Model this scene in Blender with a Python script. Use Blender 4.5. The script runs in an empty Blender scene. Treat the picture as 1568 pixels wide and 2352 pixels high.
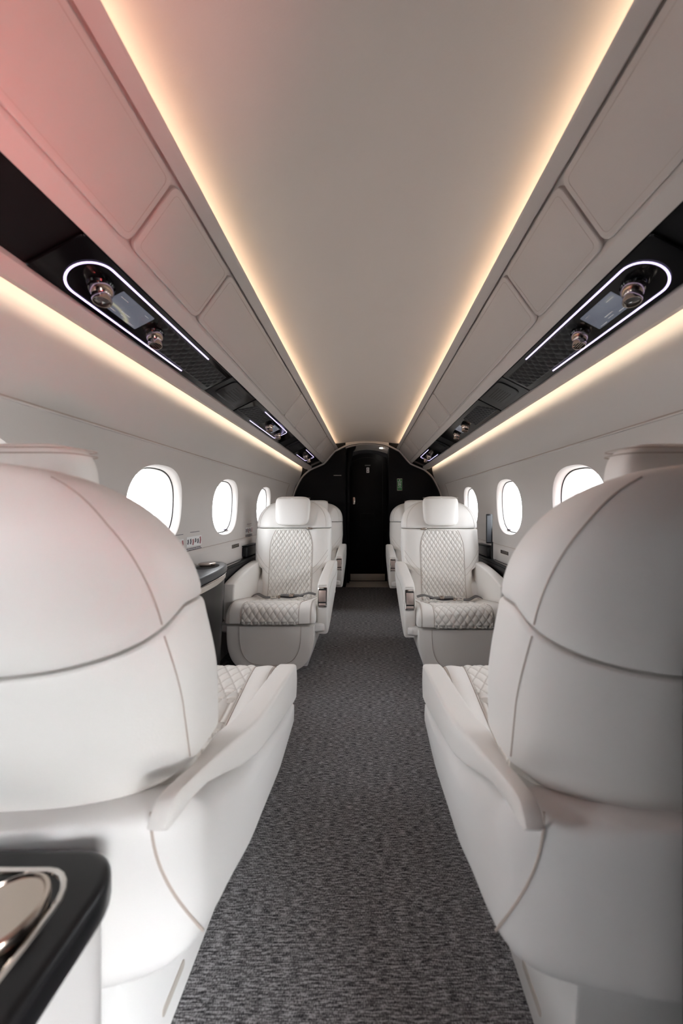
import bpy, bmesh, math, random
from mathutils import Vector, Matrix, noise
random.seed(7)
PI = math.pi
SC = bpy.context.scene
COL = SC.collection

# ------------------------------------------------------------------ camera
EYE = 0.81
cd = bpy.data.cameras.new('camera'); cam = bpy.data.objects.new('camera', cd); COL.objects.link(cam)
cd.sensor_fit = 'VERTICAL'; cd.sensor_height = 36; cd.sensor_width = 24; cd.lens = 12
cd.shift_x = -59 / 2352; cd.shift_y = -9 / 2352
cd.clip_start = 0.02; cd.clip_end = 300
cam.location = (0, 0, EYE); cam.rotation_euler = (PI / 2, 0, 0)
cd.dof.use_dof = True; cd.dof.focus_distance = 1.9; cd.dof.aperture_fstop = 3.2
SC.camera = cam
# ------------------------------------------------------------------ view, world, sun
vs = SC.view_settings
vs.view_transform = 'Standard'; vs.look = 'None'; vs.gamma = 1; vs.use_curve_mapping = False
vs.exposure = 0.0
SKY = 61.0
SUN = 85.0
COVE = 20.0
COVE_LOW = 16.0
w = bpy.data.worlds.new('sky'); SC.world = w; w.use_nodes = True
bg = w.node_tree.nodes['Background']; bg.inputs[0].default_value = (0.94, 0.97, 1.0, 1); bg.inputs[1].default_value = SKY
sd = bpy.data.lights.new('sun', 'SUN'); sd.energy = SUN; sd.angle = 0.01; sd.color = (1, .96, .9)
sun = bpy.data.objects.new('sun', sd); COL.objects.link(sun)
sun.rotation_euler = Vector((-.12, -.55, -.80)).to_track_quat('-Z', 'Y').to_euler()
cy = SC.cycles
cy.max_bounces = 12; cy.diffuse_bounces = 8; cy.glossy_bounces = 4; cy.transparent_max_bounces = 12
cy.sample_clamp_indirect = 8; cy.use_denoising = True; cy.caustics_reflective = False; cy.caustics_refractive = False

# ------------------------------------------------------------------ materials
def mat(name, col, rough=.5, metal=0, emit=None, es=0, spec=.5, bump=0, bscale=200, coat=0, vary=0, sheen=0):
    m = bpy.data.materials.new(name); m.use_nodes = True
    nt = m.node_tree; b = nt.nodes['Principled BSDF']
    b.inputs['Base Color'].default_value = (*col, 1); b.inputs['Roughness'].default_value = rough
    b.inputs['Metallic'].default_value = metal; b.inputs['Specular IOR Level'].default_value = spec
    b.inputs['Coat Weight'].default_value = coat
    b.inputs['Sheen Weight'].default_value = sheen
    if emit:
        b.inputs['Emission Color'].default_value = (*emit, 1); b.inputs['Emission Strength'].default_value = es
    tc = nt.nodes.new('ShaderNodeTexCoord')
    if bump:
        n = nt.nodes.new('ShaderNodeTexNoise'); n.inputs['Scale'].default_value = bscale; n.inputs['Detail'].default_value = 4
        nt.links.new(tc.outputs['Object'], n.inputs['Vector'])
        bp = nt.nodes.new('ShaderNodeBump'); bp.inputs['Strength'].default_value = bump; bp.inputs['Distance'].default_value = .002
        nt.links.new(n.outputs['Fac'], bp.inputs['Height']); nt.links.new(bp.outputs[0], b.inputs['Normal'])
    if vary:
        n = nt.nodes.new('ShaderNodeTexNoise'); n.inputs['Scale'].default_value = 3; n.inputs['Detail'].default_value = 3
        nt.links.new(tc.outputs['Object'], n.inputs['Vector'])
        r = nt.nodes.new('ShaderNodeMix'); r.data_type = 'RGBA'
        r.inputs[6].default_value = (*[c * (1 - vary) for c in col], 1); r.inputs[7].default_value = (*[min(1, c * (1 + vary)) for c in col], 1)
        nt.links.new(n.outputs['Fac'], r.inputs[0]); nt.links.new(r.outputs[2], b.inputs['Base Color'])
    return m

M = {}
M['leather'] = mat('white_leather', (.80, .775, .745), .48, bump=.12, bscale=350, vary=.015, spec=.4)
M['leather_pad'] = mat('quilted_leather', (.80, .775, .735), .42, bump=.1, bscale=350, spec=.45)
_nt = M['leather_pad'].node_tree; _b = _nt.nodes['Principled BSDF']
_a = _nt.nodes.new('ShaderNodeAttribute'); _a.attribute_name = 'stitch_shade'
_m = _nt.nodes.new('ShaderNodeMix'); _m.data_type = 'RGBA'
_m.inputs[6].default_value = (.80, .775, .735, 1); _m.inputs[7].default_value = (.50, .46, .42, 1)  # crease shading painted into the colour along the quilt stitch lines
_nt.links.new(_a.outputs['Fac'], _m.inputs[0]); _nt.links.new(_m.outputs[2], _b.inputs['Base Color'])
M['shell'] = mat('painted_seat_shell', (.78, .765, .75), .38, bump=.03)
M['seam'] = mat('seam_thread', (.42, .36, .32), .8)
M['gap'] = mat('dark_gap', (.03, .028, .027), .9)
M['liner'] = mat('cabin_liner', (.495, .445, .418), .55, bump=.10, bscale=500, vary=.01)
M['liner_low'] = mat('cabin_liner_lower', (.56, .53, .51), .5, bump=.08, bscale=500)
M['reveal'] = mat('window_reveal', (.82, .81, .80), .45)
M['gloss_black'] = mat('piano_black', (.003, .003, .0035), .12, spec=.25)
M['satin_black'] = mat('satin_black', (.007, .007, .008), .28, spec=.25)
M['matte_black'] = mat('matte_black', (.004, .004, .0045), .6, spec=.15, bump=.2, bscale=600)
M['bulkhead'] = mat('black_bulkhead', (.006, .0055, .006), .5, spec=.12, bump=.1)
M['pad_black'] = mat('black_quilted_leather', (.014, .014, .015), .42, spec=.3, bump=.2, bscale=500)
M['table_grey'] = mat('dark_grey_satin', (.032, .036, .043), .33)
M['chrome'] = mat('chrome', (.80, .76, .72), .12, 1)
M['nickel'] = mat('warm_nickel', (.46, .39, .34), .18, 1)
M['lens'] = mat('dark_lens', (.05, .045, .045), .08, spec=.8)
M['latch'] = mat('rose_satin_metal', (.62, .52, .48), .35, .8)
M['steel'] = mat('brushed_plate', (.55, .50, .45), .4, .15)
M['strap'] = mat('grey_webbing', (.16, .155, .155), .8, bump=.5, bscale=900)
M['white'] = mat('white_print', (.75, .75, .75), .6)
M['ink'] = mat('dark_print', (.10, .09, .11), .6)
M['ink_red'] = mat('red_print', (.35, .12, .13), .6)
M['green'] = mat('green_sign', (.015, .12, .03), .5, emit=(.02, .35, .05), es=.03)
M['violet_light'] = mat('violet_light_line', (.8, .75, 1), .4, emit=(.70, .60, 1.0), es=1.6)
M['warm_light'] = mat('warm_led', (1, .9, .7), .4, emit=(1.0, .80, .57), es=COVE)
M['warm_light_low'] = mat('warm_led_low', (1, .9, .75), .4, emit=(1.0, .83, .61), es=COVE_LOW)
M['lamp'] = mat('lamp_lens', (1, .95, .9), .3, emit=(1, .93, .85), es=30)
M['red_carpet'] = mat('red_carpet', (.75, .04, .05), .9)
M['apron'] = mat('pale_concrete', (.36, .35, .34), .9, bump=.3, bscale=5)
M['white_cabinet'] = mat('white_cabinet', (.82, .80, .79), .35)

# display screen: dark grey-blue with a faint arc of light
m = bpy.data.materials.new('display_screen'); m.use_nodes = True; nt = m.node_tree; b = nt.nodes['Principled BSDF']
b.inputs['Base Color'].default_value = (.02, .02, .025, 1); b.inputs['Roughness'].default_value = .2
tc = nt.nodes.new('ShaderNodeTexCoord'); mp = nt.nodes.new('ShaderNodeMapping')
mp.inputs['Location'].default_value = (.35, -.15, -.2); mp.inputs['Scale'].default_value = (1, 1, 1)
gr = nt.nodes.new('ShaderNodeTexGradient'); gr.gradient_type = 'SPHERICAL'
cr = nt.nodes.new('ShaderNodeValToRGB'); e = cr.color_ramp.elements
e[0].position = 0; e[0].color = (.10, .11, .14, 1); e[1].position = 1; e[1].color = (.07, .08, .11, 1)
for p, c in ((.22, (.13, .14, .17, 1)), (.30, (.42, .40, .28, 1)), (.40, (.10, .11, .14, 1))):
    q = cr.color_ramp.elements.new(p); q.color = c
nt.links.new(tc.outputs['Generated'], mp.inputs[0]); nt.links.new(mp.outputs[0], gr.inputs[0])
nt.links.new(gr.outputs[0], cr.inputs[0]); nt.links.new(cr.outputs[0], b.inputs['Emission Color']); b.inputs['Emission Strength'].default_value = .9
M['screen'] = m

# glass: clear thin pane
m = bpy.data.materials.new('window_glass'); m.use_nodes = True; nt = m.node_tree; nt.nodes.clear()
o = nt.nodes.new('ShaderNodeOutputMaterial'); mx = nt.nodes.new('ShaderNodeMixShader'); mx.inputs[0].default_value = .06
t = nt.nodes.new('ShaderNodeBsdfTransparent'); t.inputs[0].default_value = (.265, .27, .275, 1)
g = nt.nodes.new('ShaderNodeBsdfGlossy'); g.inputs['Roughness'].default_value = .05
nt.links.new(t.outputs[0], mx.inputs[1]); nt.links.new(g.outputs[0], mx.inputs[2]); nt.links.new(mx.outputs[0], o.inputs[0])
M['glass'] = m

# carpet: dark charcoal flat weave with cross-wise streaks
m = bpy.data.materials.new('charcoal_carpet'); m.use_nodes = True; nt = m.node_tree; b = nt.nodes['Principled BSDF']
b.inputs['Roughness'].default_value = .95; b.inputs['Specular IOR Level'].default_value = .1
tc = nt.nodes.new('ShaderNodeTexCoord')
def nz(scale, vec, det=3):
    mp = nt.nodes.new('ShaderNodeMapping'); mp.inputs['Scale'].default_value = vec
    n = nt.nodes.new('ShaderNodeTexNoise'); n.inputs['Scale'].default_value = scale; n.inputs['Detail'].default_value = det
    nt.links.new(tc.outputs['Object'], mp.inputs[0]); nt.links.new(mp.outputs[0], n.inputs['Vector']); return n
n1 = nz(1, (52, 400, 1)); n2 = nz(1, (600, 260, 1), 2)
ad = nt.nodes.new('ShaderNodeMath'); ad.operation = 'MULTIPLY_ADD'; ad.inputs[1].default_value = .45
nt.links.new(n2.outputs['Fac'], ad.inputs[0])
m6 = nt.nodes.new('ShaderNodeMath'); m6.operation = 'MULTIPLY'; m6.inputs[1].default_value = .55
nt.links.new(n1.outputs['Fac'], m6.inputs[0]); nt.links.new(m6.outputs[0], ad.inputs[2])
cr = nt.nodes.new('ShaderNodeValToRGB'); e = cr.color_ramp.elements
e[0].position = .40; e[0].color = (.028, .028, .030, 1); e[1].position = .60; e[1].color = (.40, .39, .40, 1)
q = cr.color_ramp.elements.new(.5); q.color = (.145, .14, .144, 1)
nt.links.new(ad.outputs[0], cr.inputs[0]); nt.links.new(cr.outputs[0], b.inputs['Base Color'])
bp = nt.nodes.new('ShaderNodeBump'); bp.inputs['Strength'].default_value = .6; bp.inputs['Distance'].default_value = .002
nt.links.new(ad.outputs[0], bp.inputs['Height']); nt.links.new(bp.outputs[0], b.inputs['Normal'])
M['carpet'] = m

# ------------------------------------------------------------------ helpers
def link(name, me, m, parent=None, sharp=None):
    me.materials.append(M[m] if isinstance(m, str) else m)
    o = bpy.data.objects.new(name, me); COL.objects.link(o)
    if parent: o.parent = parent
    return o

SPLIT = {'seam', 'button', 'belt_tongue', 'seat_belt', 'vent_slat', 'nozzle_fins', 'grille_slots', 'sign_symbols', 'printed_marks', 'jamb', 'edge'}
def obj(name, bm, m, parent=None, sharp=35, smooth=True):
    if name in SPLIT:
        bm.verts.index_update(); bm.verts.ensure_lookup_table(); seen = set(); isl = []
        for v in bm.verts:
            if v.index in seen: continue
            st = [v]; seen.add(v.index); cur = []
            while st:
                q = st.pop(); cur.append(q.index)
                for e_ in q.link_edges:
                    u = e_.other_vert(q)
                    if u.index not in seen: seen.add(u.index); st.append(u)
            isl.append(set(cur))
        if len(isl) > 1:
            out = []
            for I in isl:
                b2 = bm.copy(); b2.verts.index_update(); b2.verts.ensure_lookup_table()
                bmesh.ops.delete(b2, geom=[v for v in b2.verts if v.index not in I], context='VERTS')
                out.append(obj1(name, b2, m, parent, sharp, smooth))
            bm.free(); return out[0]
    return obj1(name, bm, m, parent, sharp, smooth)
def obj1(name, bm, m, parent=None, sharp=35, smooth=True):
    bmesh.ops.recalc_face_normals(bm, faces=bm.faces)
    if parent is not None and parent.get('_wo'):
        off = Vector(parent['_wo']); bmesh.ops.translate(bm, verts=bm.verts, vec=-off)
    me = bpy.data.meshes.new(name); bm.to_mesh(me); bm.free()
    if smooth:
        me.shade_smooth(); me.set_sharp_from_angle(angle=math.radians(sharp))
    return link(name, me, m, parent)

def thing(name, label, cat, loc=(0, 0, 0), group=None, world=True):
    o = bpy.data.objects.new(name, None); COL.objects.link(o); o.location = loc
    o['label'] = label; o['category'] = cat
    if group: o['group'] = group
    if world: o['_wo'] = list(loc)      # parts are given in world coordinates
    return o

def tag(o, label=None, cat=None, group=None, kind=None):
    for k, v in (('label', label), ('category', cat), ('group', group), ('kind', kind)):
        if v: o[k] = v
    return o

def BM(): return bmesh.new()

def addgrid(bm, rows, closed=False, caps=(False, False)):
    vs = [[bm.verts.new(p) for p in r] for r in rows]
    n = len(vs[0])
    for a, b in zip(vs, vs[1:]):
        for i in range(n if closed else n - 1):
            j = (i + 1) % n
            bm.faces.new((a[i], a[j], b[j], b[i]))
    if caps[0]: bm.faces.new(vs[0])
    if caps[1]: bm.faces.new(vs[-1])
    return vs

def addbox(bm, x0, x1, y0, y1, z0, z1, r=0, seg=2):
    b = BM(); bmesh.ops.create_cube(b, size=1)
    for v in b.verts:
        v.co = Vector(((x0 + x1) / 2 + v.co.x * (x1 - x0), (y0 + y1) / 2 + v.co.y * (y1 - y0), (z0 + z1) / 2 + v.co.z * (z1 - z0)))
    if r: bmesh.ops.bevel(b, geom=b.edges[:], offset=r, segments=seg, profile=.5, affect='EDGES')
    merge(bm, b)

def merge(bm, b):
    me = bpy.data.meshes.new('t'); b.to_mesh(me); b.free(); bm.from_mesh(me); bpy.data.meshes.remove(me)

def addtube(bm, pts, r, n=8, closed=False, flat=None):
    pts = [Vector(p) for p in pts]; N = len(pts); rows = []
    up = Vector((0, 0, 1)) if flat is None else Vector(flat)
    for i, p in enumerate(pts):
        if closed: d = pts[(i + 1) % N] - pts[i - 1]
        else: d = pts[min(i + 1, N - 1)] - pts[max(i - 1, 0)]
        d.normalize()
        a = d.cross(up)
        if a.length < 1e-4: a = d.cross(Vector((1, 0, 0)))
        a.normalize(); b = a.cross(d).normalized()
        rr = r if not isinstance(r, (tuple, list)) else r[0]
        rb = r if not isinstance(r, (tuple, list)) else r[1]
        rows.append([p + a * math.cos(2 * PI * k / n) * rr + b * math.sin(2 * PI * k / n) * rb for k in range(n)])
    if closed:
        rows.append(rows[0]); addgrid(bm, rows, True)
        bmesh.ops.remove_doubles(bm, verts=bm.verts, dist=1e-6)
    else: addgrid(bm, rows, True, (True, True))

def prism(poly, axis, a0, a1, r=0, seg=3):
    """poly: 2-D outline; axis 'x': poly is (y,z); 'z': poly is (x,y); 'y': poly is (x,z)."""
    b = BM()
    def P(p, a):
        return {'x': (a, p[0], p[1]), 'z': (p[0], p[1], a), 'y': (p[0], a, p[1])}[axis]
    v0 = [b.verts.new(P(p, a0)) for p in poly]; v1 = [b.verts.new(P(p, a1)) for p in poly]
    n = len(poly)
    f0 = b.faces.new(v0); f1 = b.faces.new(v1)
    for i in range(n): b.faces.new((v0[i], v0[(i + 1) % n], v1[(i + 1) % n], v1[i]))
    bmesh.ops.recalc_face_normals(b, faces=b.faces)
    if r:
        es = list(set(f0.edges[:] + f1.edges[:]))
        bmesh.ops.bevel(b, geom=es, offset=r, segments=seg, profile=.5, affect='EDGES', clamp_overlap=True)
    return b

def spow(v, e): return math.copysign(abs(v) ** e, v)
def lerp(a, b, t): return a + (b - a) * t
def interp(tab, x):
    if x <= tab[0][0]: return tab[0][1]
    for (x0, y0), (x1, y1) in zip(tab, tab[1:]):
        if x <= x1:
            t = (x - x0) / (x1 - x0); t = t * t * (3 - 2 * t) * .35 + t * .65
            return lerp(y0, y1, t)
    return tab[-1][1]
def catmull(pts, sub=6):
    out = []; n = len(pts)
    for i in range(n - 1):
        p0, p1, p2, p3 = pts[max(i - 1, 0)], pts[i], pts[i + 1], pts[min(i + 2, n - 1)]
        for k in range(sub):
            t = k / sub
            out.append(tuple(.5 * (2 * b + (c - a) * t + (2 * a - 5 * b + 4 * c - d) * t * t + (-a + 3 * b - 3 * c + d) * t ** 3)
                             for a, b, c, d in zip(p0, p1, p2, p3)))
    out.append(tuple(pts[-1])); return out
def rrect(x0, x1, y0, y1, r, n=6):
    out = []
    for cx, cyy, a in ((x1 - r, y1 - r, 0), (x0 + r, y1 - r, PI / 2), (x0 + r, y0 + r, PI), (x1 - r, y0 + r, 3 * PI / 2)):
        for k in range(n + 1):
            t = a + PI / 2 * k / n; out.append((cx + r * math.cos(t), cyy + r * math.sin(t)))
    return out

# ================================================================== SETTING
YF, YB = -1.45, 3.50          # ends of the cabin lining
E = EYE
# ---- floor
bm = BM(); addbox(bm, -.95, .95, YF - .1, YB + .9, -.06, 0)
tag(obj('floor', bm, 'carpet', smooth=False), kind='structure')
# ---- ceiling crown, between the two coves
ceil = catmull([(-.404, .590), (-.402, .630), (-.380, .655), (-.34, .660), (-.28, .664), (-.2, .674), (-.1, .684), (0, .689),
                (.1, .684), (.2, .674), (.28, .664), (.34, .660), (.380, .655), (.402, .630), (.404, .590)], 6)
bm = BM()
rows = [[(x, y, z + E) for x, z in ceil] for y in (YF, .5, 2, YB)]
addgrid(bm, rows)
rows = [[(x * 1.05, y, z + E + .05) for x, z in ceil] for y in (YF, .5, 2, YB)]
addgrid(bm, rows)
tag(obj('ceiling', bm, 'liner'), kind='structure')
# ---- side walls, a solid curved shell with window openings
WALL = catmull([(.668, .47), (.664, .42), (.672, .36), (.690, .305), (.712, .262), (.735, .222), (.760, .150), (.776, .06),
                (.782, -.03), (.783, -.12), (.783, -.30), (.782, -.55), (.778, -.83)], 5)
def wallx(z):
    for (x0, z0), (x1, z1) in zip(WALL, WALL[1:]):
        if z1 <= z <= z0: return lerp(x0, x1, (z0 - z) / (z0 - z1))
    return WALL[-1][0]
WINZ = .006; WH = .150; WW = .163
def winmap(s, yc, a, sc, depth, flat=0):
    """point on an opening's rim: s side, a angle, sc scale, depth outward"""
    y = yc + WW * sc * spow(math.cos(a), .80); z = WINZ + WH * sc * spow(math.sin(a), .84)
    # the wall leans in at the top: follow the tangent line there
    x = lerp(wallx(z), .779 - .16 * max(0, z - .02) * 1.0, flat)
    return Vector((s * (x + depth), y, z + E - .0))
WY = [-.05, .62, 1.27, 1.89, 2.58]
NW = 56
def build_wall(s, name):
    bm = BM()
    prof = [(x, z) for x, z in WALL] + [(x + .10, z) for x, z in reversed(WALL)]
    ys = [YF, -.4, .3, .95, 1.6, 2.2, 2.9, YB]
    rows = [[(s * x, y, z + E) for x, z in prof] for y in ys]
    addgrid(bm, rows, True, (True, True))
    o = obj(name, bm, 'liner_low')
    cuts = []
    for yc in WY:
        if s > 0 and yc < 0: continue
        cb = BM()
        rr = []
        for dpt, sc in ((-.06, 1.30), (-.012, 1.09), (-.002, 1.03), (.004, 1.0), (.012, .975), (.028, .955), (.06, .93), (.2, .93)):
            rr.append([winmap(s, yc, 2 * PI * k / NW, sc, dpt) for k in range(NW)])
        addgrid(cb, rr, True, (True, True))
        cuts.append(obj('cut', cb, 'reveal'))
    if s > 0:      # entry doorway behind the camera
        cb = BM(); addbox(cb, .5, 1.2, -1.22, -.42, .0, E + .55); cuts.append(obj('cut', cb, 'reveal'))
    for c in cuts:
        md = o.modifiers.new('b', 'BOOLEAN'); md.operation = 'DIFFERENCE'; md.object = c; md.solver = 'EXACT'
    dg = bpy.context.evaluated_depsgraph_get()
    me = bpy.data.meshes.new_from_object(o.evaluated_get(dg)); o.modifiers.clear()
    me.shade_smooth(); me.set_sharp_from_angle(angle=math.radians(38))
    o.data = me
    for c in cuts: bpy.data.objects.remove(c)
    return tag(o, kind='structure')
build_wall(-1, 'wall_left'); build_wall(1, 'wall_right')
wn = 0
for s in (-1, 1):
    for yc in WY:
        if s > 0 and yc < 0: continue
        wn += 1
        bm = BM()       # inner window assembly set behind the lining, a rounded frame
        rr = [[winmap(s, yc, 2 * PI * k / NW, sc, d) for k in range(NW)] for d, sc in
              ((.034, .945), (.030, .925), (.034, .905), (.060, .86), (.075, .80), (.082, .80), (.085, .94))]
        addgrid(bm, rr, True)
        root = tag(obj('window_%d' % wn, bm, 'reveal'), kind='structure')
        bm = BM(); addtube(bm, [winmap(s, yc, 2 * PI * k / NW, .951, .031) for k in range(NW)], .0022, 6, True)
        obj('seal', bm, 'gap', root)
        bm = BM(); c = winmap(s, yc, 0, 0, .070)
        ring = [winmap(s, yc, 2 * PI * k / NW, .83, .070) for k in range(NW)]
        vs_ = [bm.verts.new(p) for p in ring]; vc = bm.verts.new(c)
        for k in range(NW): bm.faces.new((vs_[k], vs_[(k + 1) % NW], vc))
        obj('pane', bm, 'glass', root)
        bm = BM()       # sliding shade tab at the lower far corner
        p = winmap(s, yc, -PI / 2 + (.35 if s < 0 else .35), .93, .028)
        addbox(bm, p.x - .006, p.x + .006, p.y - .014, p.y + .014, p.z + .002, p.z + .007, .001)
        obj('shade_handle', bm, 'ink', root)
        # daylight enters here: portal, samples the sky only
        ld = bpy.data.lights.new('window_portal', 'AREA'); ld.shape = 'RECTANGLE'; ld.size = .34; ld.size_y = .34
        ld.cycles.is_portal = True
        lo = bpy.data.objects.new('window_portal', ld); COL.objects.link(lo)
        lo.location = (s * .90, yc, E); lo.rotation_euler = Vector((-s, 0, 0)).to_track_quat('-Z', 'Z').to_euler()
ld = bpy.data.lights.new('doorway_portal', 'AREA'); ld.shape = 'RECTANGLE'; ld.size = .82; ld.size_y = 1.5; ld.cycles.is_portal = True
lo = bpy.data.objects.new('doorway_portal', ld); COL.objects.link(lo)
lo.location = (.93, -.82, .72); lo.rotation_euler = Vector((-1, 0, 0)).to_track_quat('-Z', 'Y').to_euler()

# ---- grooves and rails on the walls
def strip(profile_pts, y0, y1, name, m, s, closed=True, r=0):
    bm = BM()
    rows = [[(s * x, y, z + E) for x, z in profile_pts] for y in (y0, y1)]
    addgrid(bm, rows, closed, (closed, closed))
    return obj(name, bm, m)
tn = 0
def trim(o):
    global tn
    tn += 1; o.name = 'trim_%d' % tn; return tag(o, kind='structure')
for s, dz in ((-1, -.195), (1, -.222)):
    x = wallx(.228)
    trim(strip([(x - .0014, .2250), (x - .0002, .2315), (x + .003, .2315), (x + .003, .2250)], YF, 3.22, 'groove', M['seam'], s))
    trim(strip([(x - .005, .2205), (x - .0055, .2240), (x + .004, .2250), (x + .004, .2205)], YF, 3.22, 'lip', 'liner_low', s))
    bm = BM(); pts = [(s * (wallx(z) - .001), 3.22, z + E) for z in [.228 - .43 * k / 10 for k in range(11)]]
    addtube(bm, pts, .0022, 6); trim(obj('groove', bm, 'seam'))
    # stepped rail under the windows
    trim(strip([(.783, dz), (.7815, dz + .004), (.776, dz - .004), (.772, dz - .020), (.772, dz - .24), (.785, dz - .24)], YF, YB, 'rail', 'liner_low', s))
    trim(strip([(.7815, dz + .0045), (.7815, dz + .007), (.786, dz + .007), (.786, dz + .0045)], YF, YB, 'rail', 'seam', s))
# ---- overhead bins: linear profiles that taper slightly towards the bulkhead
NEAR = dict(ledge=(.3215, .614), groove=(.349, .598), plow=(.434, .478), btop=(.475, .461), bbot=(.581, .406), edge=(.604, .389))
FAR = dict(ledge=(.300, .614), groove=(.327, .598), plow=(.430, .480), btop=(.463, .462), bbot=(.568, .418), edge=(.603, .387))
def bp(k, y):
    t = (y - .5) / 3.0
    return (lerp(NEAR[k][0], FAR[k][0], t), lerp(NEAR[k][1], FAR[k][1], t))
def binpt(a, b, t, y, off=0):
    """point between profile keys a and b at y, pushed off into the cabin"""
    A, B = Vector(bp(a, y)), Vector(bp(b, y)); d = (B - A).normalized(); n = Vector((d.y, -d.x))
    if n.y > 0: n = -n
    p = A.lerp(B, t) + n * off
    return p
def binstrip(fn, y0, y1, ny=8):
    bm = BM(); rows = []
    for i in range(ny + 1):
        y = lerp(y0, y1, i / ny); rows.append([(p[0], y, p[1] + E) for p in fn(y)])
    addgrid(bm, rows, True, (True, True)); return bm
def flipx(bm, s):
    if s < 0:
        for v in bm.verts: v.co.x = -v.co.x
    return bm
for s in (-1, 1):
    def ledge(y):
        a, g = bp('ledge', y), bp('groove', y)
        return [(a[0], a[1]), (a[0] + .0008, a[1] - .0022), (a[0] + .004, a[1] - .0045), (g[0] - .003, g[1] + .001), (g[0], g[1] + .003), (g[0] + .002, g[1] + .012), (a[0] + .02, a[1] + .003), (a[0] + .006, a[1] + .003), (a[0] + .014, a[1] + .018), (a[0] + .010, a[1] + .018)]
    trim(obj('ledge', flipx(binstrip(ledge, YF, YB), s), 'liner'))
    def back(y):      # inner body behind the panels, dark in the gaps
        g, p = bp('groove', y), bp('plow', y)
        return [(g[0] + .003, g[1] + .010), (g[0] + .006, g[1] + .004), (p[0] + .006, p[1] + .007), (p[0] + .05, p[1] + .06), (g[0] + .06, g[1] + .02)]
    trim(obj('bin_body', flipx(binstrip(back, YF, YB), s), 'liner'))
    def lip(y):
        p, b_ = bp('plow', y), bp('btop', y)
        return [(p[0] + .003, p[1] + .001), (p[0] + .006, p[1] - .0045), (p[0] + .011, p[1] - .006), (b_[0] - .003, b_[1] - .001), (b_[0], b_[1] + .0015), (b_[0] + .004, b_[1] + .018), (p[0] + .012, p[1] + .02), (p[0] + .003, p[1] + .008)]
    trim(obj('lip', flipx(binstrip(lip, YF, YB), s), 'liner'))
    def low(y):
        b_, e_ = bp('bbot', y), bp('edge', y)
        return [(b_[0], b_[1]), (b_[0] + .003, b_[1] - .004), (e_[0] - .004, e_[1] - .002), (e_[0] - .001, e_[1] + .0), (e_[0], e_[1] + .003), (e_[0] + .003, e_[1] + .008), (e_[0] + .031, e_[1] + .012), (e_[0] + .031, e_[1] + .015), (e_[0] + .002, e_[1] + .014), (b_[0] + .012, b_[1] + .04), (b_[0] + .004, b_[1] + .022)]
    trim(obj('lower_lip', flipx(binstrip(low, YF, YB), s), 'liner'))
    def chan(y):
        a, b_ = bp('btop', y), bp('bbot', y)
        return [(a[0] + .003, a[1] + .010), (b_[0] + .003, b_[1] + .010), (b_[0] + .004, b_[1] + .03), (a[0] + .004, a[1] + .05)]
    trim(obj('overhead_channel', flipx(binstrip(chan, YF, YB), s), 'matte_black'))
    # lining panels between the dividers, slightly raised with rounded corners
    divs = [-1.4, -.30, .62, .863, 1.765, 2.03, 2.82, 3.08, 3.49]
    for y0, y1 in zip(divs, divs[1:]):
        bm = BM(); g = .0028
        for lay, (ins, off) in enumerate(((0, -.006), (0, .0), (.0012, .0022), (.0035, .003))):
            pass
        rings = []
        for ins, off in ((0, -.006), (0, .001), (.0012, .0030), (.004, .0040)):
            r = .018 - ins
            L = (Vector(bp('plow', y0)) - Vector(bp('groove', y0))).length
            ol = rrect(y0 + g + ins, y1 - g - ins, .004 + ins, L - .001 - ins, r, 5)
            rings.append([(lambda P, y: (P[0], y, P[1] + E))(binpt('groove', 'plow', t / L, y, off), y) for y, t in ol])
        addgrid(bm, rings, True, (False, True))
        trim(obj('bin_panel', flipx(bm, s), 'liner', sharp=25))
        # stitched outline on each panel
        bm = BM(); ol = rrect(y0 + .014, y1 - .014, .015, L - .012, .010, 4)
        pts = []
        for y, t in ol:
            P = binpt('groove', 'plow', t / L, y, .0040); pts.append((s * P[0], y, P[1] + E))
        addtube(bm, pts, .0006, 4, True); trim(obj('panel_seam', bm, 'seam'))
# ---- cove lights
def cove(s, lo, label):
    bm = BM(); rows = []
    for i in range(9):
        y = lerp(.05, YB - .02, i / 8)
        if lo:
            e_ = bp('edge', y); q = [(e_[0] + .004, e_[1] + .034), (e_[0] + .011, e_[1] + .034), (e_[0] + .011, e_[1] + .040), (e_[0] + .004, e_[1] + .040)]
        else:
            a = bp('ledge', y); q = [(a[0] + .066, a[1] + .006), (a[0] + .070, a[1] + .004), (a[0] + .072, a[1] + .018), (a[0] + .068, a[1] + .018)]
        rows.append([(s * x, y, z + E) for x, z in q])
    addgrid(bm, rows, True, (True, True))
    o = obj('cove_light', bm, 'warm_light_low' if lo else 'warm_light', smooth=False)
    tag(o, label, 'light strip')
cove(-1, 0, 'warm light strip glowing along the left edge of the ceiling crown')
cove(1, 0, 'warm light strip glowing along the right edge of the ceiling crown')
cove(-1, 1, 'warm light strip glowing under the left overhead bins above the windows')
cove(1, 1, 'warm light strip glowing under the right overhead bins above the windows')
for s in (-1, 1):    # backs of the lower coves
    def cb(y):
        e_ = bp('edge', y); return [(e_[0] + .006, e_[1] + .048), (.70, e_[1] + .055), (.70, e_[1] + .075), (e_[0] - .01, e_[1] + .075)]
    trim(obj('cove_back', flipx(binstrip(cb, YF, YB), s), 'liner'))
    def cb2(y):
        a = bp('ledge', y); return [(a[0] + .012, a[1] - .004), (.41, a[1] - .006), (.41, a[1] + .002), (a[0] + .012, a[1] + .001)]
    trim(obj('cove_back', flipx(binstrip(cb2, YF, YB), s), 'liner'))

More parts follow.
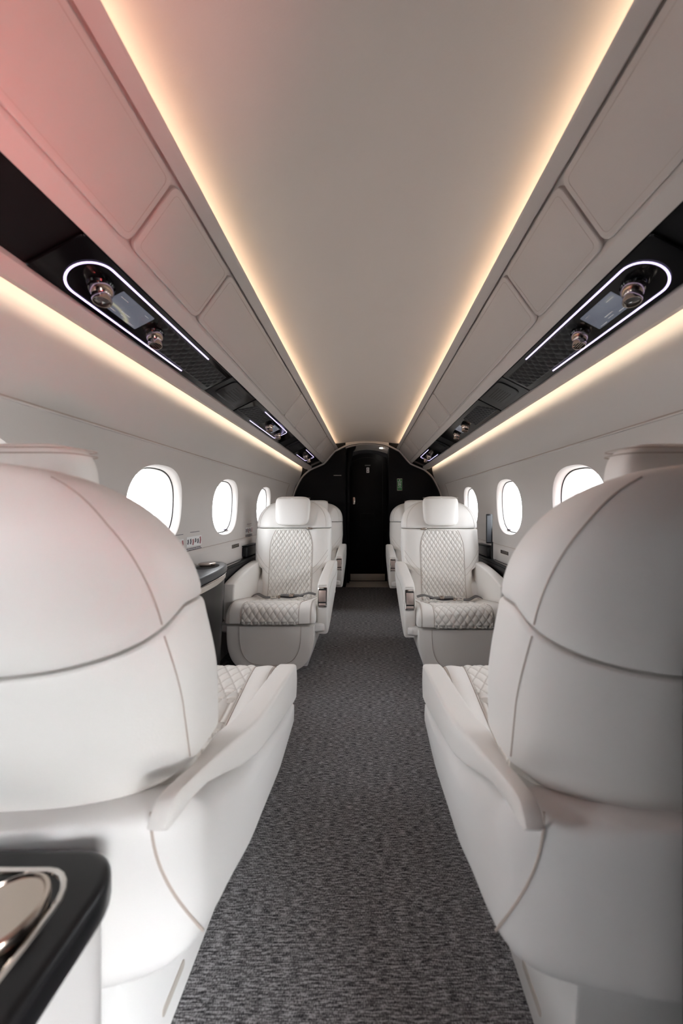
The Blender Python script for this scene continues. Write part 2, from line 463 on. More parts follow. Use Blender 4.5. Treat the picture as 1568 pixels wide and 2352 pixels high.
# ---- bulkhead at the far end, with arched doorway
def arch(x0, x1, zt, rise, n=14):
    return [(lerp(x1, x0, k / n), zt - rise * (2 * k / n - 1) ** 2) for k in range(n + 1)]
YW = 3.505
bm = BM()
for a, b_ in ((-1.0, -.222), (.222, 1.0)):
    addbox(bm, a, b_, YW, YW + .04, 0, E + .9)
tag(obj('wall_back', bm, 'bulkhead', smooth=False), kind='structure')
bm = BM(); pr = prism([(.222, .9), (-.222, .9)] + [(-x, z) for x, z in arch(-.222, .222, .655, .04)][::1], 'y', YW, YW + .04)
merge(bm, pr); bmesh.ops.translate(bm, verts=bm.verts, vec=(0, 0, E))
tag(obj('wall_back_header', bm, 'liner', smooth=False), kind='structure'); 
# arched edge trim following the lining at the bulkhead
pts = [(x, z) for x, z in catmull([(0, .672), (.1, .666), (.2, .645), (.30, .598), (.34, .573), (.43, .468), (.47, .442), (.57, .398), (.61, .372), (.66, .325), (.70, .262), (.745, .165), (.768, .07), (.772, -.03), (.770, -.2), (.770, -.81)], 5)]
full = [(-x, z) for x, z in reversed(pts)] + pts[1:]
bm = BM(); addtube(bm, [(x, YW - .012, z + E) for x, z in full], (.008, .0035), 8, False, (0, 1, 0)); trim(obj('edge', bm, 'liner'))
bm = BM(); addtube(bm, [(x * .985, YW - .006, z * .985 + E) for x, z in full], .0035, 6, False, (0, 1, 0)); trim(obj('edge', bm, 'gap'))
# vestibule beyond the doorway
YD = 3.75
bm = BM(); addbox(bm, -.262, -.222, YW + .041, YD + .05, 0, E + .75); addbox(bm, .222, .262, YW + .041, YD + .05, 0, E + .75)
trim(obj('jamb', bm, 'bulkhead', smooth=False))
bm = BM(); rows = [[(x, y, z + E) for x, z in arch(-.222, .222, zt, .045)] for y, zt in ((YW - .0, .690), (3.6, .675), (YD, .64))]
addgrid(bm, rows); rows = [[(p[0], p[1], p[2] + .03) for p in r] for r in rows]; addgrid(bm, rows); trim(obj('vestibule_ceiling', bm, 'liner'))
bm = BM(); addbox(bm, -.221, .221, YW - .02, YD, .0005, .006, .002); trim(obj('threshold', bm, 'steel'))
bm = BM(); merge(bm, prism([(-.22, 0), (.22, 0)] + arch(-.22, .22, E + .605, .06), 'y', YD, YD + .035, .004, 2))
door = tag(obj('door_1', bm, 'bulkhead'), kind='structure')
bm = BM(); addbox(bm, -.185, .195, YD - .006, YD + .001, .012, .088, .002); obj('kick_plate', bm, 'steel', door)
bm = BM(); merge(bm, prism(rrect(-.160, -.132, E + .04, E + .12, .010), 'y', YD - .02, YD, .003))
h = obj('door_handle', bm, 'nickel', door)
bm = BM(); addbox(bm, -.152, -.140, YD - .028, YD - .019, E + .05, E + .085, .003); obj('handle_grip', bm, 'chrome', h)
bm = BM(); ol = arch(-.17, .17, E + .555, .05); P = [(-.17, YD - .001, .02 + .1)] + [(x, YD - .001, z) for x, z in reversed(ol)] + [(.17, YD - .001, .12)]
addtube(bm, P, .0022, 6); obj('panel_line', bm, 'gap', door)
bm = BM(); addtube(bm, [(x, YD - .001, z) for x, z in rrect(-.075, .075, E - .20, E - .06, .006, 2)], .0012, 5, True); obj('hatch_line', bm, 'satin_black', door)
# ---- front end of the cabin behind the camera
bm = BM(); addbox(bm, -1, 1, YF - .06, YF + .0, 0, E + .9)
tag(obj('wall_front', bm, 'bulkhead', smooth=False), kind='structure')
bm = BM(); addbox(bm, -.77, -.42, YF + .01, -.62, .001, E + .38, .01)  # unseen black box added to cut the fill light from the left
tag(obj('fill_blocker_left', bm, 'matte_black', smooth=False), kind='structure')
bm = BM(); addbox(bm, -.77, -.45, -.615, -.12, .455, E + .38, .01)  # second added box, darkens the bounce above the side table
tag(obj('fill_blocker_upper', bm, 'matte_black', smooth=False), kind='structure')
bm = BM(); addbox(bm, -.64, .64, YF + .02, -.04, E + .385, E + .40)  # unseen black soffit added to kill light from the ceiling behind
tag(obj('fill_blocker_top', bm, 'matte_black', smooth=False), kind='structure')
# outer skin over bins so no daylight leaks
bm = BM(); sk = catmull([(-.83, .235), (-.82, .38), (-.74, .56), (-.5, .76), (0, .84), (.5, .76), (.74, .56), (.82, .38), (.83, .235)], 5)
addgrid(bm, [[(x, y, z + E) for x, z in sk] for y in (YF - .06, YD + .4)])
tag(obj('wall_outer_skin', bm, 'liner'), kind='structure')
bm = BM(); addbox(bm, -1, 1, YD + .3, YD + .36, 0, E + .9); tag(obj('wall_aft', bm, 'bulkhead', smooth=False), kind='structure')
# ---- outside: pale apron and the red carpet at the entry stairs
bm = BM(); addbox(bm, -60, 60, -60, 60, -1.3, -1.25); tag(obj('floor_apron', bm, 'apron', smooth=False), kind='structure')
bm = BM(); addbox(bm, .93, 2.2, -2.7, -.4, -.62, -.60); tag(obj('floor_entry_carpet', bm, 'red_carpet', smooth=False), kind='structure')
bm = BM(); addbox(bm, .93, 2.2, -2.7, -.4, -1.25, -.621); tag(obj('floor_platform', bm, 'apron', smooth=False), kind='structure')

# ---- unseen red spot added behind the camera to tint the upper left pink
ld = bpy.data.lights.new('added_red_spot', 'SPOT'); ld.energy = 48; ld.color = (1, .25, .23); ld.spot_size = math.radians(46); ld.spot_blend = 1; ld.shadow_soft_size = .06
lo = bpy.data.objects.new('added_red_spot', ld); COL.objects.link(lo); lo.location = (.10, -.05, .25)
lo.rotation_euler = (Vector((-.48, .22, 1.44)) - Vector(lo.location)).to_track_quat('-Z', 'Y').to_euler()

# ================================================================== CHAIRS
def tabw(tab): return lambda v: interp(tab, v)
bw_low = tabw([(.24, .185), (.43, .190), (.450, .222), (.462, .235), (.56, .241), (.69, .238)])
yf_b = tabw([(.24, .395), (.35, .425), (.50, .455), (.69, .495), (.80, .535), (.87, .57)])
yr_b = tabw([(.24, .60), (.42, .655), (.55, .682), (.69, .690), (.80, .675), (.87, .635)])
def backsec(h):
    w_ = bw_low(h); f, r = yf_b(h), yr_b(h); k = 1
    if h > .70:
        t = min(1, (h - .70) / .162)
        w_ = .238 * max(0, 1 - t ** 2.25) ** (1 / 2.7)
        k = max(0, 1 - t ** 4) ** .45
    c = (f + r) / 2; D = (r - f) / 2 * max(k, .02)
    if h > .70: c = lerp(c, c + .01, 1 - k)
    return w_, c, D
def backpt(h, t, ins=0):
    w_, c, D = backsec(h); w_ = max(w_ - ins, .0005); D = max(D - ins, .0005)
    ct, st = math.cos(t), math.sin(t)
    x = w_ * spow(ct, .80)
    if st >= 0: y = c + D * spow(st, .72)
    else: y = c - D * abs(st) ** .42 + .020 * (1 - min(1, abs(x) / .15) ** 2) * (1 if h < .72 else max(0, 1 - (h - .72) / .1)) * (abs(st) ** 1)
    dip = .060 * max(0, st) ** .9 * max(0, 1 - abs(h - .683) / (.19 if h < .683 else .165))
    return Vector((x, y, h - dip))
def fronty(x, h):
    w_, c, D = backsec(h); q = min(1, abs(x) / w_) ** (1 / .80); st = math.sqrt(max(0, 1 - q * q))
    return c - D * st ** .42 + .020 * (1 - min(1, abs(x) / .15) ** 2) * (1 if h < .72 else 0) * st

def quilt(a, b_, amp):
    v = abs(math.sin(PI * a) * math.sin(PI * b_))
    return amp * (v ** .45)

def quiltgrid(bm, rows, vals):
    lay = bm.verts.layers.float.new('stitch_shade'); vs = addgrid(bm, rows)
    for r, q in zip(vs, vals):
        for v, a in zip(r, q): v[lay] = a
def stitchshade(a, b_, ed):
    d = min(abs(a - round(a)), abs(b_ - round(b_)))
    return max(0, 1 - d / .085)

def build_chair(s, raised, label, group):
    """front faces -Y, x positive is the aisle side (s flips it)"""
    root = bpy.data.objects.new('cabin_seat', None); COL.objects.link(root)
    tag(root, label, 'seat', group)
    B = []
    def put(name, bm, m, parent=root, sharp=35):
        if not raised and (name.startswith('backrest') or parent in B):      # the near pair is reclined further
            for v in bm.verts: v.co.y += .23 * (v.co.z - .60 + math.sqrt((v.co.z - .60) ** 2 + .0016)) / 2
        if s < 0:
            for v in bm.verts: v.co.x = -v.co.x
        return obj(name, bm, m, parent, sharp)
    # --- backrest, lower and upper halves with a real gap
    NA = 72
    def loft(hs):
        bm = BM(); rows = []
        for h, ins in hs: rows.append([backpt(h, 2 * PI * k / NA, ins) for k in range(NA)])
        addgrid(bm, rows, True, (True, True)); return bm
    hs = [(.24, .02)] + [(lerp(.25, .672, i / 30), 0) for i in range(31)] + [(.6775, .0012), (.6805, .004), (.681, .010)]
    back = put('backrest', loft(hs), 'leather')
    hs = [(.6845, .010), (.685, .004), (.688, .0012)] + [(.70 + .1618 * math.sin(PI / 2 * i / 22), 0) for i in range(23)]
    up = put('backrest_top', loft(hs), 'leather', root, 60)
    B += [back, up]
    # quilted centre of the backrest
    bm = BM(); rows = []; NX, NH = 140, 190; vals = []
    for j in range(NH + 1):
        h = lerp(.247, .676, j / NH)
        q = .131 if h < .56 else lerp(.131, .100, ((h - .56) / .116) ** 2)
        row = []; vr = []
        for i in range(NX + 1):
            x = lerp(-q, q, i / NX)
            ed = min(1, (q - abs(x)) / .006, (.676 - h) / .006 + .0)
            ed = max(0, ed)
            dz_ = quilt(x / .0262 + h / .040, x / .0262 - h / .040, .0058) * ed + .0012 * ed
            row.append((x, fronty(x, h) - dz_ + .0012 * (1 - ed), h)); vr.append(stitchshade(x / .0262 + h / .040, x / .0262 - h / .040, ed))
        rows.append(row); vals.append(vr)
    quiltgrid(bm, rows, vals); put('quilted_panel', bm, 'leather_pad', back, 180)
    # stitched seams: the side curves and the rear panel curves
    bm = BM()
    for sg in (-1, 1):
        pts = [(sg * q, fronty(q, h) - .0008, h) for h in [lerp(.27, .674, i / 30) for i in range(31)] for q in [.1325 if h < .56 else lerp(.1325, .1015, ((h - .56) / .116) ** 2)]]
        addtube(bm, pts, .0011, 6)
        for dx, dh in ((0, 0), (0, .035)):      # diagonal wing seams
            pts = []
            for i in range(17):
                t = i / 16; x = lerp(.134, .226, t); h = .405 + dh + .11 * t ** 1.3
                pts.append((sg * x, fronty(x, h) - .0006, h))
            addtube(bm, pts, .0007, 5)
        pts = []
        for i in range(25):
            h = lerp(.47, .675, i / 24); a = PI / 2 - sg * lerp(1.37, 1.26, i / 24); p = backpt(h, a); pts.append(p + Vector((0, .0004, 0)))
        addtube(bm, pts, .0010, 5)
    put('seam', bm, 'seam', back)
    bm = BM()
    for sg in (-1, 1):
        pts = []
        for i in range(25):
            h = lerp(.69, .845, i / 24); a = PI / 2 - sg * lerp(1.26, 1.08, i / 24); p = backpt(h, a); pts.append(p + Vector((0, .0004, .0004)))
        addtube(bm, pts, .0010, 5)
        pts = []
        for i in range(25):
            h = lerp(.69, .85, i / 24); a = -sg * .55; 
            if sg < 0: a = PI - .0 + .55
            else: a = -.55
            p = backpt(h, a); pts.append(p + Vector((0, -.0004, .0003)))
        addtube(bm, pts, .0007, 5)
    put('seam', bm, 'seam', up)
    # --- headrest pillow
    bm = BM(); rows = []; n = 40
    for j in range(25):
        ph = -PI / 2 + PI * j / 24
        row = []
        for k in range(n):
            t = 2 * PI * k / n
            cz = spow(math.sin(ph), .40); rr = abs(math.cos(ph)) ** .36
            x = (.108 + .004 * cz) * rr * spow(math.cos(t), .34); y = .030 * rr * spow(math.sin(t), .55)
            z = .7925 + .0905 * cz
            y += .494 + .18 * (z - .70) + .12 * x * x / .01 * .06 - .006 * cz * cz
            row.append((x, y, z))
        rows.append(row)
    addgrid(bm, rows, True, (True, True)); hd = put('headrest', bm, 'leather', root, 60)
    if not raised: hd.location = (0, .065, .014); hd.scale = (.85, 1, 1)
    bm = BM()
    for zz in (.871, .864):
        addtube(bm, [((.1085) * spow(math.cos(t), .36) * .985, .494 + .18 * (zz - .70) + .0308 * spow(math.sin(t), .55) * .97, zz + .004) for t in [2 * PI * k / 48 for k in range(48)]], .0008, 5, True)
    put('seam', bm, 'seam', hd)
    # --- seat cushion
    CW = .219
    def T(x, y):
        b = min(1, max(0, (abs(x) - .125) / .085)); b = b * b * (3 - 2 * b)
        t = .340 - .010 * max(0, y - .05) / .1 * 1.4 if y < .25 else .312 - .14 * (y - .25)
        t = .342 - .080 * min(1, max(0, (y - .04) / .36))
        return t + .022 * b * min(1, y / .10 + .3)
    def cush(x, t):
        e_ = max(0, 1 - (abs(x) / CW) ** 10) ** .30
        c, sn = math.cos(t), math.sin(t)
        y = .222 + .222 * spow(c, .36) * lerp(.93, 1, e_)
        if y < .07: y = y
        m_ = .256; tt = lerp(m_ + .006, T(x, y), e_)
        z = m_ + (tt - m_) * spow(sn, .50) if sn >= 0 else m_ - .013 * lerp(.6, 1, e_) * abs(sn) ** .4
        return Vector((x, y, z))
    bm = BM(); rows = []
    xs = [-CW + .0002] + [-CW * math.cos(PI * i / 40) for i in range(1, 40)] + [CW - .0002]
    for x in xs: rows.append([cush(x, 2 * PI * k / 72) for k in range(72)])
    addgrid(bm, rows, True, (True, True)); seat = put('seat_cushion', bm, 'leather', root, 50)
    # quilted centre, from the front lower edge over the top
    ts = [PI + .55 - (PI + .55 - .45) * i / 400 for i in range(401)]
    prof = [cush(0, t) for t in ts]; L = [0]
    for a, b_ in zip(prof, prof[1:]): L.append(L[-1] + (b_ - a).length)
    NS = 170; bm = BM(); rows = []; vals = []
    idx = 0; sel = []
    for j in range(NS + 1):
        d = L[-1] * j / NS
        while idx < 400 and L[idx] < d: idx += 1
        sel.append((ts[idx], d))
    QX = .139
    for t, d in sel:
        row = []; vr = []
        for i in range(121):
            x = lerp(-QX, QX, i / 120); p = cush(x, t); p1 = cush(x, t + .01); p2 = cush(x, t - .01)
            tg = (p2 - p1).normalized(); n_ = Vector((0, -tg.z, tg.y))
            if n_.z < 0 and p.y > .05: n_ = -n_
            if p.y <= .05 and n_.y > 0 and n_.z < .3: n_ = -n_
            ed = max(0, min(1, (QX - abs(x)) / .006, d / .006, (L[-1] - d) / .01))
            row.append(p + n_ * (quilt(x / .0348 + d / .048, x / .0348 - d / .048, .0050) * ed + .002 * ed - .001)); vr.append(stitchshade(x / .0348 + d / .048, x / .0348 - d / .048, ed))
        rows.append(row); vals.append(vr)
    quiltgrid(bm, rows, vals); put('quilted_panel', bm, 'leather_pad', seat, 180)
    bm = BM()
    for sg in (-1, 1):
        for xx, r_ in ((QX + .0015, .0012), (.196, .0008), (.200, .0006)):
            addtube(bm, [cush(sg * xx, t) + Vector((0, -.0006 if math.cos(t) < 0 else 0, .0006)) for t in [PI + .5 - (PI + .5 - .5) * i / 60 for i in range(61)]], r_, 5)
    put('seam', bm, 'seam', seat)
    # --- leg rest panel, bucket shaped
    bm = BM(); rows = []
    def legpt(t, sc, d, n_=3.3):
        e_ = 2 / n_
        return Vector((.214 * sc * spow(math.cos(t), e_), d, .236 - (.230) * (1 - (1 - sc) * 1.0) * abs(math.sin(t)) ** e_))
    for d, sc in ((.010, .86), (.006, .955), (.008, .985), (.013, .997), (.02, 1.0), (.10, 1.0), (.20, .97), (.32, .86)):
        rows.append([legpt(PI + PI * k / 40, sc, d) for k in range(41)])
    addgrid(bm, rows, True, (True, True)); leg = put('leg_rest', bm, 'leather', root, 40)
    bm = BM()
    for sc, r_ in ((.70, .0011),):
        addtube(bm, [legpt(PI + PI * k / 40, 1, .008) * 1 for k in range(1)] + [Vector((.214 * .72 * spow(math.cos(t), .62), .0075, .236 - .205 * abs(math.sin(t)) ** .62)) for t in [PI + PI * k / 48 for k in range(49)]], r_, 5) if False else \
        addtube(bm, [Vector((.214 * .70 * spow(math.cos(t), .62), .0082, .236 - .190 * abs(math.sin(t)) ** .62)) for t in [PI + PI * k / 48 for k in range(49)]], r_, 5)
    put('seam', bm, 'seam', leg)
    # --- lower body shell
    top = tabw([(.03, .236), (.15, .256), (.40, .325), (.56, .41), (.62, .452), (.70, .458)])
    bot = tabw([(.03, .200), (.08, .175), (.22, .150), (.42, .168), (.55, .205), (.64, .235), (.70, .275)])
    bm = BM(); rows = []
    ds = [.035, .04, .05] + [lerp(.07, .60, i / 22) for i in range(23)] + [.60 + .092 * math.sin(PI / 2 * i / 12) for i in range(1, 13)]
    for d in ds:
        e_ = 1 if d < .60 else max(.0, 1 - ((d - .60) / .0925) ** 2.6) ** (1 / 2.6)
        if d < .06: e_ = {.035: .90, .04: .96, .05: .985}[d]
        W = .262 * max(e_, .03); t_, b_ = top(d), bot(d); cz = (t_ + b_) / 2; H = (t_ - b_) / 2
        row = []
        for k in range(48):
            a = 2 * PI * k / 48
            px_ = W * spow(math.cos(a), .30); pz_ = cz + H * spow(math.sin(a), .30) * (1 if d > .06 else .95)
            if abs(px_) < .205 and d < .44: pz_ = min(pz_, .238)
            row.append((px_, d, pz_))
        rows.append(row)
    addgrid(bm, rows, True, (True, True)); shell = put('lower_shell', bm, 'shell', root, 50)
    bm = BM()     # seam between side shell and rear shell
    for sg in (-1, 1):
        pts = []
        for i in range(20):
            z = lerp(.455, .262, i / 19); d = .662 - .045 * (i / 19) ** 2.2
            W = .262 * max(0, 1 - (max(0, d - .60) / .0925) ** 2.6) ** (1 / 2.6); pts.append((sg * (W + .0003), d, z))
        addtube(bm, pts, .0016, 6)
    put('seam', bm, 'seam', shell)
    # --- armrests
    if raised:
        P = [(.062, .180), (.054, .25), (.058, .33), (.068, .40), (.092, .432), (.20, .452), (.34, .470), (.46, .478), (.58, .470), (.60, .44), (.58, .36), (.45, .29), (.30, .24), (.14, .19)]
        P = catmull(P + [P[0]], 3)[:-1]
        bm = BM(); merge(bm, prism(P, 'x', .2195, .276, .012, 4)); arm = put('armrest', bm, 'leather', root, 30)
        bm = BM(); addtube(bm, [(.2762, y, z) for y, z in catmull([(.075, .34), (.13, .385), (.28, .405), (.45, .40), (.56, .42)], 6)], .0009, 5)
        addtube(bm, [(x, .0705 + 0 * x, .419 + .06 * (x - .221)) for x in (.226, .24, .255, .268)], .0006, 5)
        put('seam', bm, 'seam', arm)
        # latch: metal frame with a flap on the front end
        def lat(x0, x1, z0, z1, yo, d, r):
            b2 = prism(rrect(x0, x1, z0, z1, r, 4), 'y', -d, 0, .0012, 2)
            for v in b2.verts: v.co.y += .0545 + yo + (v.co.z - .32) * .120
            return b2
        bm = BM(); merge(bm, lat(.2240, .2715, .315, .412, .003, .006, .006)); fr = put('latch_frame', bm, 'chrome', arm)
        bm = BM(); merge(bm, lat(.2285, .2670, .321, .406, -.0028, .001, .004)); put('latch_recess', bm, 'gap', fr)
        bm = BM(); merge(bm, lat(.2300, .2655, .342, .398, -.003, .004, .003)); put('latch_flap', bm, 'latch', fr)
        bm = BM(); merge(bm, lat(.2305, .2650, .323, .335, -.003, .002, .002)); put('latch_button', bm, 'latch', fr)
    else:
        P = catmull([(.030, .236), (.018, .28), (.024, .325), (.05, .345), (.22, .366), (.38, .392), (.50, .432), (.60, .466), (.668, .486), (.688, .482), (.692, .462), (.60, .440), (.40, .330), (.15, .262), (.05, .236)], 3)
        bm = BM(); merge(bm, prism(P[:-1], 'x', .205, .2615, .012, 4))
        for v in bm.verts:
            q = min(1, max(0, (v.co.y - .45) / .15)); v.co.x = .2615 - (.2615 - v.co.x) * lerp(1, .42, q)
        arm = put('armrest', bm, 'leather', root, 30)
        bm = BM(); addtube(bm, [(.2605, y, z - .010) for y, z in catmull([(.05, .345), (.22, .366), (.38, .392), (.50, .432), (.60, .466), (.668, .486)], 6)], .0010, 5)
        put('seam', bm, 'seam', arm)
    P = catmull([(.085, .24), (.080, .35), (.088, .408), (.11, .428), (.25, .455), (.42, .474), (.56, .470), (.58, .40), (.5, .26)], 4)
    bm = BM(); merge(bm, prism(P, 'x', -.262, -.203, .010, 4)); arm2 = put('armrest', bm, 'leather', root, 30)
    bm = BM(); addtube(bm, [(-.212, y + .003, z - .003) for y, z in catmull([(.080, .25), (.078, .35), (.088, .408), (.11, .43), (.25, .457), (.42, .476)], 5)], .0009, 5)
    put('seam', bm, 'seam', arm2)
    # --- plinth
    bm = BM(); merge(bm, prism([(.10, .0), (.12, .17), (.58, .25), (.64, .26), (.62, .0)], 'x', -.168, .168, .006, 2)); pl = put('plinth', bm, 'shell', root, 30)
    bm = BM(); merge(bm, prism(rrect(.49, .55, .046, .060, .005), 'x', .1675, .1695, 0)); put('plinth_slot', bm, 'steel', pl)
    # --- belts lying on the cushion
    def ribbon(pts, wd=.021):
        b2 = BM(); pts = catmull(pts, 6); rows = []
        for i, p in enumerate(pts):
            p = Vector(p); rows.append([p + Vector((0, -wd, .0)), p + Vector((0, -wd, .0025)), p + Vector((0, wd * .6, .0045)), p + Vector((0, wd * .6, .002))])
        addgrid(b2, rows, True, (True, True)); return b2
    def Zq(x, y): return T(x, y) + .0085
    if not raised: return root
    bm = BM()
    merge(bm, ribbon([(-.205, .365, .290), (-.17, .36, Zq(.17, .36) + .012), (-.13, .35, Zq(.13, .35) + .006), (-.10, .345, Zq(.1, .345) + .004), (-.085, .345, Zq(.1, .345) + .005)]))
    merge(bm, ribbon([(.17, .36, .300), (.135, .35, Zq(.1, .35) + .030), (.10, .345, Zq(.1, .345) + .022), (.04, .345, Zq(.05, .345) + .006), (-.02, .345, Zq(0, .345) + .008), (-.035, .345, Zq(0, .345) + .014), (-.02, .345, Zq(0, .345) + .018), (.04, .345, Zq(0, .345) + .016), (.10, .35, Zq(0, .345) + .012)]))
    belt = put('seat_belt', bm, 'strap', root, 30)
    bm = BM(); addbox(bm, -.088, -.050, .320, .352, Zq(0, .34) + .002, Zq(0, .34) + .020, .004); put('buckle', bm, 'chrome', belt)
    bm = BM(); addbox(bm, -.046, -.030, .322, .350, Zq(0, .34) + .002, Zq(0, .34) + .019, .004); addbox(bm, .018, .045, .322, .352, Zq(0, .34) + .010, Zq(0, .34) + .028, .006, 3); put('belt_tongue', bm, 'nickel', belt)
    # shoulder harness guide at the split line
    bm = BM(); y = fronty(.105, .683)
    addbox(bm, .088, .126, y - .010, y + .004, .676, .687, .003); addtube(bm, [(.096, y - .008, .684), (.104, y - .016, .688), (.114, y - .016, .686), (.122, y - .008, .681)], .0025, 6)
    put('harness_guide', bm, 'nickel', root)
    return root

def dup(root, label):
    r = root.copy(); COL.objects.link(r); r['label'] = label
    for ch in list(root.children):
        c = ch.copy(); COL.objects.link(c); c.parent = r
        for g in list(ch.children):
            d = g.copy(); COL.objects.link(d); d.parent = c
            for g2 in list(g.children):
                e2 = g2.copy(); COL.objects.link(e2); e2.parent = d
    return r
G = 'white quilted leather cabin seats'
def place(o, x, y, rot=0): o.location = (x, y, 0); o.rotation_euler = (0, 0, rot)
n_l = build_chair(-1, False, 'nearest left white leather seat, seen from behind with its rounded back', G)
place(n_l, -.474, 1.06, PI)
n_r = build_chair(1, False, 'nearest right white leather seat, seen from behind with its back in shade', G)
place(n_r, .428, 1.06, PI)
m_l = build_chair(1, True, 'left white quilted seat facing the camera, in front of the last left seat', G)
place(m_l, -.472, 1.65)
m_r = build_chair(-1, True, 'right white quilted seat facing the camera, in front of the last right seat', G)
place(m_r, .455, 1.60)
f_l = dup(m_l, 'rearmost left white seat beside the black bulkhead, mostly hidden behind another'); place(f_l, -.472, 2.66)
f_r = dup(m_r, 'rearmost right white seat beside the black bulkhead, mostly hidden behind another'); place(f_r, .450, 2.62)

# ================================================================== SIDE FURNITURE
for s in (-1, 1):    # slim black side ledge along the wall
    side = 'left' if s < 0 else 'right'
    bm = BM(); addbox(bm, *sorted((s * .739, s * .771)), 1.685, 3.48, .30, .485, .003)
    t = thing('side_ledge', 'narrow black side ledge running along the %s wall below the windows' % side, 'ledge', (s * .75, 2.5, .30))
    obj('ledge_body', bm, 'satin_black', t)
    bm = BM(); addbox(bm, *sorted((s * .737, s * .771)), 1.68, 3.48, .486, .502, .004); obj('ledge_top', bm, 'satin_black', t)
    bm = BM(); addtube(bm, [(s * x, y, .5035) for x, y in catmull([(.739, 1.70), (.741, 1.95), (.750, 2.02), (.769, 2.05)], 6)], .0016, 6); obj('edge_trim', bm, 'chrome', t)
    bm = BM(); addbox(bm, *sorted((s * .738, s * .771)), 2.10, 2.30, .5045, .572, .012, 3)
    t2 = thing('raised_console', 'raised black console box on the %s side ledge beside the seat back' % side, 'console', (s * .73, 2.1, .504))
    obj('console_body', bm, 'satin_black', t2)
    bm = BM(); addbox(bm, *sorted((s * .739, s * .771)), 2.101, 2.29, .5725, .578, .002, 2); obj('console_lid', bm, 'satin_black', t2)
    # fold-out table cabinet between the facing seats
    def dshape(ins, y0=1.125, y1=1.66):
        P = [(.770, y0 + ins), (.607 + ins, y0 + ins)]
        P += [(x + ins, y - ins * .4) for x, y in catmull([(.606, 1.20), (.607, 1.34), (.614, 1.44), (.630, 1.53), (.655, 1.595), (.69, 1.64), (.73, 1.657)], 5)]
        P += [(.770, y1 - ins)]
        return [(s * x, y) for x, y in P]
    yo = 0 if s < 0 else -.05
    def shift(b2):
        for v in b2.verts: v.co.y += yo
        return b2
    t = thing('table_cabinet', 'dark grey fold-out table cabinet on the %s, between the facing seats' % side, 'cabinet', (s * .69, 1.35, 0))
    bm = BM(); merge(bm, shift(prism(dshape(.010), 'z', 0.001, .515)))
    for v in bm.verts:
        if v.co.z < .1: v.co.x = s * (.77 - (.77 - abs(v.co.x)) * .82); v.co.y = 1.33 + (v.co.y - 1.33) * .94
    obj('cabinet_body', bm, 'satin_black', t)
    bm = BM(); merge(bm, shift(prism(dshape(0), 'z', .522, .552, .010, 4))); top = obj('cabinet_top', bm, 'table_grey', t)
    bm = BM(); P = dshape(.004)[1:-1]; addtube(bm, [(x, y + yo, .519) for x, y in P], .0022, 6); obj('metal_trim', bm, 'chrome', t)
    bm = BM(); P = [p for p in dshape(.006)[1:-1] if p[1] < 1.56]; rows = []
    rows.append([(x, y + yo, .514) for x, y in P]); rows.append([(x, y + yo, .493 + .006 * max(0, (y - 1.4)) / .16) for x, y in P])
    addgrid(bm, rows); rows = [[(x + s * .006, y, z) for x, y, z in r] for r in rows]; addgrid(bm, rows)
    fr = obj('control_panel', bm, 'steel', t)
    bm = BM()
    for k in range(5):
        y = 1.33 + .03 * k + yo; xx = s * (.6105 + .0002 * k + max(0, k - 2) * .003); addbox(bm, xx - .002, xx + .002, y, y + .016, .499, .511, .001)
    obj('button', bm, 'nickel', fr)
    bm = BM(); merge(bm, prism([(s * (.70 + .042 * math.cos(a)), 1.50 + yo + .068 * math.sin(a)) for a in [2 * PI * k / 40 for k in range(40)]], 'z', .5523, .5533)); obj('cup_recess', bm, 'gap', t)
    bm = BM(); c = (s * .705, 1.505 + yo)
    rows = [[(c[0] + r * math.cos(a), c[1] + r * math.sin(a), z) for a in [2 * PI * k / 40 for k in range(40)]] for r, z in ((.030, .5533), (.031, .560), (.036, .563), (.036, .567), (.033, .5685), (.001, .5685))]
    addgrid(bm, rows, True, (False, True)); obj('cup_holder', bm, 'nickel', t)

# near-left galley side table with chrome cup holders
t = thing('side_table', 'white cabinet with a black top and metal cup holders behind the nearest left seat', 'cabinet', (-.50, .15, 0))
def topo(ins, z=0):
    P = []
    r = .048
    x1, y1 = -.249 - ins, .365 - ins
    for k in range(9):
        a = PI / 2 * k / 8; P.append((x1 - r + r * math.cos(a), y1 - r + r * math.sin(a)))
    return [(-.770, -.60)] + [(x1, -.60), (x1 , .20)] + P[0:] + [(-.770, y1)]
bm = BM(); merge(bm, prism(topo(.006), 'z', .001, .412)); obj('cabinet_body', bm, 'white_cabinet', t)
bm = BM(); merge(bm, prism(topo(0), 'z', .414, .450, .010, 4)); obj('cabinet_top', bm, 'satin_black', t)
def recs(ins): return rrect(-.70 + ins, -.281 - ins, .10 + ins, .338 - ins, .035 - ins * .5, 6)
bm = BM(); addtube(bm, [(x, y, .4508) for x, y in recs(0)], (.0030, .0025), 8, True); obj('recess_trim', bm, 'chrome', t)
bm = BM(); merge(bm, prism(recs(.003), 'z', .4500, .4506)); obj('recess_floor', bm, 'gloss_black', t)
for cx, cyy in ((-.314, .290), (-.394, .300)):
    rows = [[(cx + r * math.cos(a), cyy + r * math.sin(a), z) for a in [2 * PI * k / 48 for k in range(48)]] for r, z in ((.029, .4508), (.030, .456), (.0335, .458), (.034, .463), (.033, .466), (.030, .4675), (.029, .4655), (.001, .4655))]
    bm = BM(); addgrid(bm, rows, True, (False, True)); obj('cup_holder', bm, 'nickel', t)
bm = BM(); addbox(bm, -.2575, -.2545, .19, .25, .404, .412, .001); obj('metal_tab', bm, 'chrome', t)

